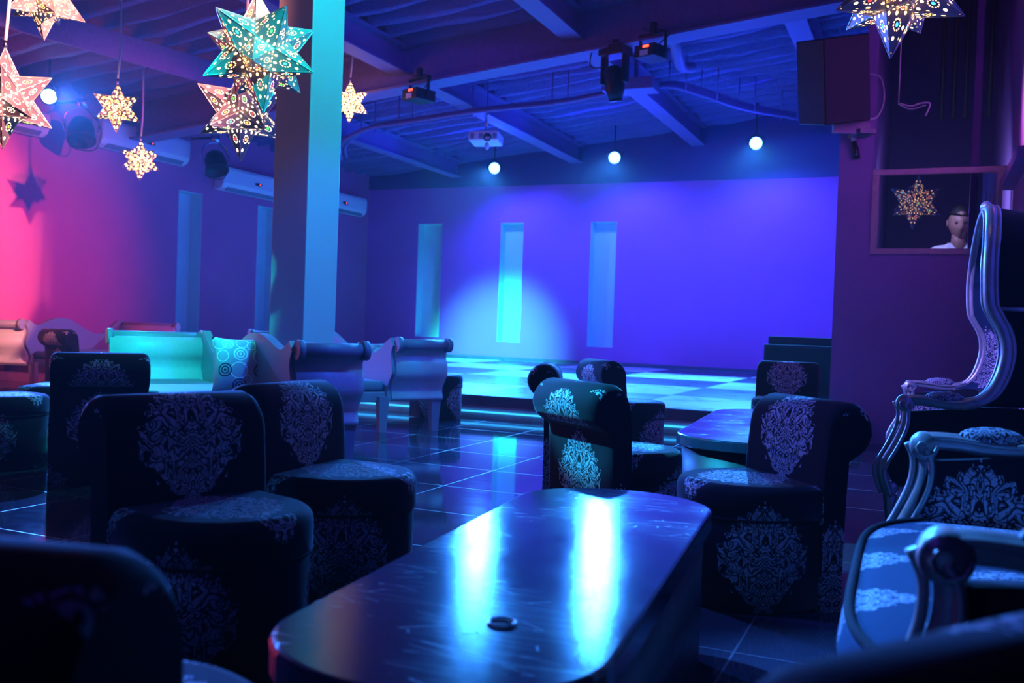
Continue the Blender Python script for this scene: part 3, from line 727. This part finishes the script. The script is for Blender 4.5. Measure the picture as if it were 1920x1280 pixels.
def scroll_sofa(near, ang, L, wn, wf, mirror, rev, label, panel='sofa'):
    """central serpentine board from the near end (local x=0) to the far end (x=-L); one curved end goes each way"""
    t = thing('scroll_sofa', label, 'sofa', (*near, 0), R(ang)+PI, 'scroll ended sofas')
    m_ = -1 if mirror else 1            # local: +x towards the near end, board on y=0
    prof = [(0, .80), (.09, .74), (.18, .765), (.30, .815), (.42, .83), (.55, .80), (.70, .71), (.84, .645), (.96, .63), (1.08, .67), (1.18, .76), (1.24, .81)]
    k_ = L/1.24
    if rev: prof = [(0, .80), (.06, .76), (.14, .69), (.26, .64), (.40, .625), (.55, .655), (.70, .73), (.84, .80), (.96, .83), (1.08, .80), (1.18, .77), (1.24, .80)]
    top = catmull([(-a*k_, 0, b_) for a, b_ in prof], 5)
    # board ends follow the S of the curved ends
    nearS = [(p.x, p.z) for p in catmull([(a, 0, b_) for a, b_ in SP], 4)]
    farS = [(-L-x, z) for x, z in nearS]
    poly = [(x, z) for x, z in nearS]+[(p.x, p.z) for p in top]+farS[::-1]
    mk = MB(); mk.loft([[(x, y, z) for x, z in poly] for y in (-.03, .03)], smooth=False); mk.build('backboard', 'sofa_frame', t)
    e, r_ = end_panel(wn, m_); e.build('near_end', panel, t); r_.build('near_roll', 'sofa_frame', t)
    e, r_ = end_panel(wf, -m_)
    for b2 in (e, r_):
        for v in b2.bm.verts: v.co.x = -L-v.co.x
    e.build('far_end', panel, t); r_.build('far_roll', 'sofa_frame', t)
    # seats: the deep one on the far end's side, the shallow one on the near end's side
    for y0, y1, xa, xb in ((0, -m_*wf, -L+.04, -.08), (0, m_*wn, -.3, -.02)):
        if abs(y1) < .5: 
            mk = MB(); mk.box((xa, min(y0, y1)+.0, .27), (xb, max(y0, y1), .37)); mk.build('apron', 'sofa_frame', t, bevel=.01); continue
        mk = MB(); mk.box((xa, min(y0, y1)+.035, .34), (xb, max(y0, y1)-.035, .43)); mk.build('seat_cushion', 'sofa_seat', t, bevel=.035, seg=3)
        mk = MB(); mk.box((xa, min(y0, y1)+.02, .25), (xb, max(y0, y1)-.02, .338)); mk.build('seat_frame', 'sofa_frame', t, bevel=.01)
    for lx, ly in ((-.06, m_*(wn-.05)), (-.06, -m_*.06), (-L+.08, -m_*(wf-.06)), (-L+.08, 0), (-.10, -m_*(wf-.10))):
        mk = MB(); mk.loft([[(lx+s1*w1, ly+s2*w1, z) for s1, s2 in ((-1, -1), (1, -1), (1, 1), (-1, 1))] for z, w1 in ((.0, .03), (.30, .045))], smooth=False); mk.build('leg', 'sofa_frame', t)
    return t
# heading of the boards (near end -> far end)
def sofa_at(near, far, wn, wf, mirror, rev, label, panel='sofa'):
    d = Vector(far)-Vector(near); a = math.degrees(math.atan2(d.y, d.x))
    return scroll_sofa(near, a, d.length, wn, wf, mirror, rev, label, panel)
sofa_at((-3.55, 4.80), (-5.28, 5.99), .44, .72, False, False, 'grey scroll sofa with one curved end lit cyan, humped back before the column')
sofa_at((-4.10, 6.92), (-5.75, 8.06), .48, .6, False, True, 'blue lit scroll sofa nearest the stage, its rolled end facing the room')
sofa_at((-9.75, 8.0), (-10.15, 9.75), .85, .85, True, False, 'red and teal lit scroll sofa against the left wall')

def pillow_mat():
    m, b = new_mat('circle_print_cotton', (.38, .36, .45), .75)
    u, v, _ = sep(node('ShaderNodeUVMap').outputs[0])
    big = [(.26, .86, .11, 1), (.82, .88, .12, 1), (.47, .66, .13, 1), (.20, .38, .13, 0), (.82, .36, .14, 0), (.45, .10, .13, 0)]
    thin = [(.12, .88, .12), (.50, .88, .10), (.16, .63, .10), (.44, .37, .14), (.80, .62, .11), (.58, .20, .08), (.66, .82, .08)]
    lt = None; dk = None
    for x, y, r_, c in big:
        d = V.m('SQRT', ((u-x)*(u-x))+((v-y)*(v-y)))/r_
        mk = (V.m('SINE', d*17.).gt(-.1))*d.lt(1.)
        if c: lt = mk if lt is None else lt.max(mk)
        else: dk = mk if dk is None else dk.max(mk)
    for x, y, r_ in thin:
        d = V.m('SQRT', ((u-x)*(u-x))+((v-y)*(v-y)))/r_
        lt = lt.max((d-1.).abs().lt(.07))
    lk(mixc(dk, mixc(lt, (.36, .34, .44), (.85, .85, .85)), (.03, .03, .05)), b.inputs['Base Color'])
    bump(b, V(tex('ShaderNodeTexNoise', coord(), 300).outputs[0]), .2, .001); return m
M['pillow'] = pillow_mat()
def pillow(loc, rz, lean, label, s=.40):
    mk = MB(); n = 16; g = []
    for side in (1, -1):
        G = []
        for i in range(n+1):
            row = []
            for j in range(n+1):
                a, b_ = i/n*2-1, j/n*2-1
                th = .075*max(0, (1-abs(a)**2.6)*(1-abs(b_)**2.6))**.55
                pin = 1-.10*(1-b_*b_)*abs(a)**3; pin2 = 1-.10*(1-a*a)*abs(b_)**3
                row.append(mk.bm.verts.new((a*s/2*pin, side*-th, b_*s/2*pin2+s/2)))
            G.append(row)
        for i in range(n):
            for j in range(n):
                f = mk.bm.faces.new((G[i][j], G[i+1][j], G[i+1][j+1], G[i][j+1])); f.smooth = True
                for lp, (a, b_) in zip(f.loops, ((i, j), (i+1, j), (i+1, j+1), (i, j+1))): lp[mk.uv].uv = (a/n, b_/n)
    bmesh.ops.remove_doubles(mk.bm, verts=mk.bm.verts, dist=1e-5)
    o = tag(mk.build('pillow', 'pillow'), label, 'pillow', 'circle print pillows'); o.location = loc; o.rotation_euler = (R(lean), 0, R(rz)); return o
pillow((-4.17, 5.08, .428), 48, -14, 'square pillow printed with concentric circles on the grey sofa', .38)
pillow((-4.55, 7.45, .40), 60, -20, 'circle print pillow peeping over the back of the sofa nearest the stage', .36)

# ================================================================== HOODED THRONE SEAT AND SETTEE
PR = [(-.115, .652), (-.03, .655), (.06, .645), (.13, .645), (.20, .665), (.255, .715), (.292, .80), (.308, .90), (.292, .99), (.25, 1.07), (.228, 1.13), (.22, 1.29)]
def throne(yN, yF, label, hood=True, mat='damask', name='hooded_throne', cat='chair'):
    yc = (yN+yF)/2; W = (yF-yN)/2
    t = thing(name, label, cat, (.035 if hood else .14, yc, 0), 0 if hood else R(1.2)); bow = .075 if hood else .15
    def front(y):     # the arm's front upright, curving down and forward to the seat rail
        return [(-.17, y, .20), (-.205, y, .30), (-.19, y, .36), (-.15, y, .44), (-.115, y, .53), (-.11, y, .60), (-.128, y, .645)]
    if hood:
        side = [(x, z) for x, z in PR]
        arch = []
        for k in range(1, 12):
            a = PI*k/12; arch.append((.22+.02*math.sin(a), -W*math.cos(a), 1.29+.35*math.sin(a)**.8))
        pN = [(x, -W, z) for x, z in side]; pF = [(x, W, z) for x, z in side[::-1]]
        path = pN+arch+pF
    else:
        side = PR[:5]+[(.27, .74), (.33, .84), (.42, .93), (.52, .98)]
        path = None
        pN = [(x, -W, z) for x, z in side]; pF = [(x, W, z) for x, z in side]
    for sgn in (-1, 1):
        y = sgn*W; mk = MB()
        mk.tube(catmull(front(y), 6), .025, 10); mk.tube(catmull([(x-.036, yy, z) for x, yy, z in front(y)], 6), .010, 6); mk.tube(catmull([(x+.012, yy-.03, z-.01) for x, yy, z in front(y)], 6), .010, 6)
        arm = catmull([(-.128, y, .645), (-.10, y, .655), (-.03, y, .655), (.06, y, .645), (.13, y, .645), (.20, y, .665)], 5)
        mk.tube(arm, .026, 10); mk.tube([(p.x, p.y-.026, p.z+.012) for p in arm], .008, 6)
        mk.lathe([(.001, -.035), (.036, -.035), (.040, -.02), (.040, .02), (.036, .035), (.001, .035)], (-.118, y, .640), 20, rot=Matrix.Rotation(PI/2, 3, 'X'))
        # carved spiral on the scroll
        sp = [(-.118+(.006+.0036*k)*math.cos(k*.8), y-.04, .640+(.006+.0036*k)*math.sin(k*.8)) for k in range(9)]
        mk.tube(sp, .004, 6)
        mk.build('arm_frame', 'silver', t)
        mk = MB(); mk.ball((.055, y, .675), .085, 1.0, .42, .36)
        for f in mk.bm.faces:
            for lp in f.loops: lp[mk.uv].uv = (lp.vert.co.x*1.4-.05, (lp.vert.co.y-y+lp.vert.co.z-.675)*1.4)
        mk.build('arm_pad', mat, t)
        # upholstered side panel below the arm
        po = [(-.10, .60), (.24, .64), (.40, .64), (.52, .60), (.52, .24), (-.15, .24), (-.19, .33), (-.14, .45)]
        mk = MB(); mk.prism(po, y-sgn*.012, y-sgn*.035)
        for f in mk.bm.faces:
            for lp in f.loops: lp[mk.uv].uv = (lp.vert.co.x-.03, lp.vert.co.z-.42)
        mk.build('inner_panel', mat, t)
        mk = MB(); mk.prism(po, y-sgn*.012, y+sgn*.012); mk.build('outer_panel', 'velvet', t)
    if hood:
        fr = catmull([(x, y, z) for x, y, z in path[3:-3]], 4)
        mk = MB(); mk.tube(fr, .030, 10)
        for dx, sc_ in ((-.028, .985), (.028, 1.018)): mk.tube([(p.x+dx, p.y*sc_, p.z+(.012 if sc_ > 1 else -.012)*(p.z > 1.3)) for p in fr], .012, 6)
        mk.build('hood_frame', 'silver', t)
        mk = MB(); mk.ball((.235, 0, 1.67), .05, .6, 1.5, .7); mk.build('crest', 'silver', t)
        def shell(off, name, m, depth):
            rings = []; N = 9
            for k in range(N):
                q = k/(N-1); ring = []
                for p in fr:
                    cy, cz = p.y*(1-off/W), p.z-(off if p.z > 1.3 else 0)
                    s_ = 1-.30*q**2.5; zz = cz-(.16*q**2.2 if cz > 1.2 else 0)*(cz-1.2)/.5
                    X = p.x+(depth-p.x)*q
                    ring.append((X, cy*s_, zz))
                rings.append(ring)
            mk = MB(); Rg = mk.loft(rings, closed=False)
            mk.bm.faces.new(Rg[-1])
            for f in mk.bm.faces:
                for lp in f.loops: lp[mk.uv].uv = (lp.vert.co.y+lp.vert.co.x, lp.vert.co.z*1.0-.1)
            return mk.build(name, m, t)
        shell(-.005, 'hood_outside', 'velvet', .60); shell(.03, 'hood_lining', 'damask_light', .56)
        for sgn in (-1, 1):
            mk = MB(); mk.tube([(.235, sgn*W*1.005, 1.10), (.40, sgn*W*.985, 1.095), (.56, sgn*W*.80, 1.09)], .012, 6); mk.build('side_moulding', 'silver', t)
    else:
        mk = MB(); mk.tube(catmull([(.52, -W, .98), (.56, -W*.6, 1.04), (.57, 0, 1.07), (.56, W*.6, 1.04), (.52, W, .98)]), .03, 10)
        for sgn in (-1, 1): mk.tube(catmull([(x, sgn*W, z) for x, z in side[4:]], 5), .03, 10)
        mk.build('back_frame', 'silver', t)
        mk = MB(); rings = []
        for a in (-1, -.5, 0, .5, 1): rings.append([(.40, a*W*.96, .44), (.50, a*W*.96, .97+.07*(1-a*a)), (.55, a*W*.96, .97+.07*(1-a*a)), (.56, a*W*.96, .24), (.46, a*W*.96, .24)])
        mk.loft(rings)
        for f in mk.bm.faces:
            for lp in f.loops: lp[mk.uv].uv = (lp.vert.co.y, lp.vert.co.z)
        mk.build('backrest', mat, t)
    # cushion with bowed front and piping
    def outline(z, grow=0):
        P = []
        for k in range(17):
            a = k/16*2-1; P.append((-.115-grow-bow*(1-abs(a)**(2.2 if hood else 5)), a*(W-.05-.0*grow), z))
        return P+[(.50, W-.05, z), (.50, -(W-.05), z)]
    mk = MB(); rings = [outline(z, g_) for z, g_ in ((.29, -.01), (.31, .012), (.36, .02), (.41, .012), (.43, -.002))]
    Rg = mk.loft(rings, cap=False)
    # domed top
    prev = Rg[-1]; cx0 = .16
    for s_, z in ((.85, .447), (.6, .458), (.3, .464)):
        cur = [mk.bm.verts.new((cx0+(v.co.x-cx0)*s_, v.co.y*s_, z)) for v in Rg[-1]]
        for i in range(len(cur)):
            j = (i+1) % len(cur); f = mk.bm.faces.new((prev[i], prev[j], cur[j], cur[i])); f.smooth = True
        prev = cur
    mk.bm.faces.new(prev); mk.bm.faces.new(Rg[0][::-1])
    for f in mk.bm.faces:
        for lp in f.loops:
            c = lp.vert.co; lp[mk.uv].uv = ((c.y+.1)*1.6, (c.x+(c.z-.43)*(1 if c.z < .43 else 0)-.03)*1.15)
    mk.build('seat_cushion', 'damask_light', t)
    mk = MB(); P = outline(.432, .0); mk.tube(catmull(P[:17], 3), .010, 8); P2 = outline(.292, 0); mk.tube(catmull(P2[:17], 3), .008, 8); mk.build('piping', 'velvet', t)
    mk = MB(); P = [(x+.025, y, z) for x, y, z in outline(.20)]; mk.loft([P, [(x, y, .288) for x, y, z in P]]); mk.build('seat_rail', 'silver', t)
    for x in (-.165, .50):
        for sgn in (-1, 1):
            mk = MB(); mk.lathe([(.001, 0), (.018, 0), (.022, .03), (.016, .05), (.026, .15), (.034, .19), (.024, .20), (.040, .225), (.040, .245), (.028, .26), (.001, .26)], (x, sgn*(W-.01), 0), 16); mk.build('leg', 'silver', t)
    return t
throne(4.9, 6.6, 'tall hooded porter seat with silver carved frame and glowing lining at the right')
throne(1.5, 3.0, 'silver framed damask settee in the right foreground, cushion edged with dark piping', hood=False, name='settee', cat='sofa')

# ================================================================== STAGE BOXES AND SMALL BITS
t = thing('subwoofer', 'big dark box on the stage beside the pillar', 'loudspeaker', (-1.40, 12.4, SZ))
box((-.45, -.3, 0), (.45, .3, .60)).build('cabinet', 'dark', t, bevel=.012)
box((-.41, -.308, .04), (.41, -.3, .56)).build('grille', 'black', t)
o = tag(box((-.43, -.2, 0), (.36, .15, .10)).build('equipment_case', 'dark', bevel=.01), 'flat dark case lying on top of the big dark box', 'case'); o.location = (-1.40, 12.5, SZ+.601)
t = thing('brass_post_foot', 'small brass ball and foot standing on the stage step behind the far table', 'stand', (-1.72, YS-.12, .10))
mk = MB(); mk.lathe([(.001, 0), (.05, 0), (.045, .015), (.012, .02), (.012, .05), (.001, .05)], n=20); mk.build('foot', 'brass', t)
mk = MB(); mk.ball((0, 0, .07), .03); mk.build('knob', 'brass', t)

# ================================================================== DJ IN THE BOOTH
struct(box((-.5, 9.6, 0), (XR, 12.5, .165)), 'booth_floor', 'wall_top')
def skin_chain(name, verts, edges, radii, mat, parent, sub=2):
    me = bpy.data.meshes.new(name); me.from_pydata(verts, edges, []); o = bpy.data.objects.new(name, me); COL.objects.link(o); o.parent = parent
    md = o.modifiers.new('skin', 'SKIN'); md.use_smooth_shade = True
    for v, r_ in zip(me.skin_vertices[0].data, radii): v.radius = r_ if isinstance(r_, tuple) else (r_, r_)
    me.skin_vertices[0].data[0].use_root = True
    s_ = o.modifiers.new('sub', 'SUBSURF'); s_.levels = sub; s_.render_levels = sub
    me.materials.append(M[mat]); return o
K = 1.3
dj = thing('person', 'person in a white open collared shirt looking down at a laptop behind the booth glass', 'person', (.24, 10.02, 1.05), R(6))
dj.scale = (K, K, K)
bv = [(0, 0, 0), (0, .01, .22), (0, .01, .42), (0, .01, .56), (0, -.01, .63), (-.17, 0, .55), (-.23, -.05, .30), (-.20, -.28, .18), (-.12, -.38, .20), (.17, 0, .55), (.23, -.05, .30), (.20, -.28, .18), (.12, -.38, .20)]
be = [(0, 1), (1, 2), (2, 3), (3, 4), (3, 5), (5, 6), (6, 7), (7, 8), (3, 9), (9, 10), (10, 11), (11, 12)]
br = [(.15, .10), (.15, .10), (.16, .11), (.10, .08), (.055, .055), .07, .05, .042, .03, .07, .05, .042, .03]
skin_chain('shirt', bv, be, br, 'shirt', dj)
skin_chain('trousers', [(0, 0, .06), (-.09, 0, -.02), (-.10, -.01, -.33), (-.10, .01, -.63), (-.10, -.12, -.655), (.09, 0, -.02), (.10, -.01, -.33), (.10, .01, -.63), (.10, -.12, -.655)], [(0, 1), (1, 2), (2, 3), (3, 4), (0, 5), (5, 6), (6, 7), (7, 8)], [(.14, .10), .09, .06, .04, .03, .09, .06, .04, .03], 'black', dj)
# head: one shaped surface with brow, nose, lips and chin, tipped down
mk = MB(); rings = []; NU = 28; NV = 22
for j in range(NV+1):
    tt = PI*j/NV; ring = []
    for k in range(NU):
        a = 2*PI*k/NU; sx, sy, sz = math.sin(tt)*math.cos(a), math.sin(tt)*math.sin(a), -math.cos(tt)
        s_ = max(math.sin(tt), .02); x = s_*math.cos(a)*.078; y = s_*math.sin(a)*.098; z = -math.cos(tt)*.122
        if z < 0: x *= 1-.30*(-z/.122)**1.5; y = y*(1-.18*(-z/.122)) if y > 0 else y*(1-.05*(-z/.122))
        if y < 0:
            g = lambda cx, cz, sxx, szz: math.exp(-((x-cx)/sxx)**2-((z-cz)/szz)**2)
            y -= .024*g(0, -.018, .013, .026)+.010*g(0, .018, .009, .03)
            y -= .008*g(0, .034, .05, .010); y += .012*(g(-.03, .012, .014, .011)+g(.03, .012, .014, .011))
            y -= .009*g(0, -.058, .024, .008)+.007*g(0, -.068, .020, .007); y += .004*g(0, -.063, .026, .003)
            y -= .012*g(0, -.098, .022, .016)
        ring.append((x, y, z))
    rings.append(ring)
mk.loft(rings)
for s_ in (-1, 1): mk.ball((s_*.078, .008, -.004), .028, .35, .6, 1.0, 10, 8)
hr = Matrix.Rotation(R(16), 3, 'X'); hp = Vector((0, -.045, .775))
mk.tube([(0, -.02, .58), (0, -.02, .64), (0, -.035, .70)], [.052, .050, .048], 12)
nv = len(mk.bm.verts)
for v in list(mk.bm.verts)[:-36]: v.co = hp+hr@v.co
mk.build('head', 'skin', dj)
mk = MB(); rings = []
for j in range(9):
    tt = PI*(.02+.50*j/8); ring = []
    for k in range(24):
        a = 2*PI*k/24; fr_ = math.sin(a) < -.2
        zz = math.cos(tt)*.129+.0
        if fr_: zz = max(zz, .070)
        else: zz -= .035*(j/8)**3
        ring.append(hp+hr@Vector((math.sin(tt)*math.cos(a)*.081, math.sin(tt)*math.sin(a)*.101*(1 if not fr_ else .97)+.004, zz)))
    rings.append(ring)
mk.loft(rings); mk.build('hair', 'hair', dj)
for s_ in (-1, 1):
    mk = MB(); mk.ball(tuple(hp+hr@Vector((s_*.030, -.082, .012))), .011); mk.build('eye', 'black', dj)
    mk = MB(); mk.prism([(s_*.0, .555), (s_*.06, .62), (s_*.085, .58), (s_*.03, .47)], -.105, -.085); mk.build('collar', 'shirt', dj)
mk = MB()
def hand(s_):
    vs = [(s_*.12, -.38, .20), (s_*.11, -.43, .20), (s_*.10, -.47, .195)]; ed = [(0, 1), (1, 2)]; ra = [.026, .032, .028]
    for q in range(4):
        bx = s_*(.10+(q-1.5)*.02); i0 = len(vs); vs += [(bx, -.50, .198), (bx, -.53+.004*abs(q-1.5), .19), (bx, -.545+.006*abs(q-1.5), .172)]; ed += [(2, i0), (i0, i0+1), (i0+1, i0+2)]; ra += [.0095, .0085, .0075]
    i0 = len(vs); vs += [(s_*.075, -.45, .19), (s_*.055, -.48, .18)]; ed += [(1, i0), (i0, i0+1)]; ra += [.011, .009]
    skin_chain('hand', vs, ed, ra, 'skin', dj, 1)
hand(-1); hand(1)
t = thing('laptop', 'black open laptop standing in front of the person in the booth', 'laptop', (.27, 9.32, 1.53), R(4))
box((-.17, -.02, 0), (.17, .2, .015)).build('base', 'black', t, bevel=.003)
box((-.17, -.035, .012), (.17, -.022, .21), rot=Matrix.Rotation(R(12), 3, 'X'), piv=(0, -.03, .012)).build('screen', 'black', t, bevel=.003)
tag(box((-.42, 9.14, 1.47), (.55, 9.55, 1.527)).build('booth_counter', 'black'), 'dark counter inside the booth holding the laptop', 'counter')
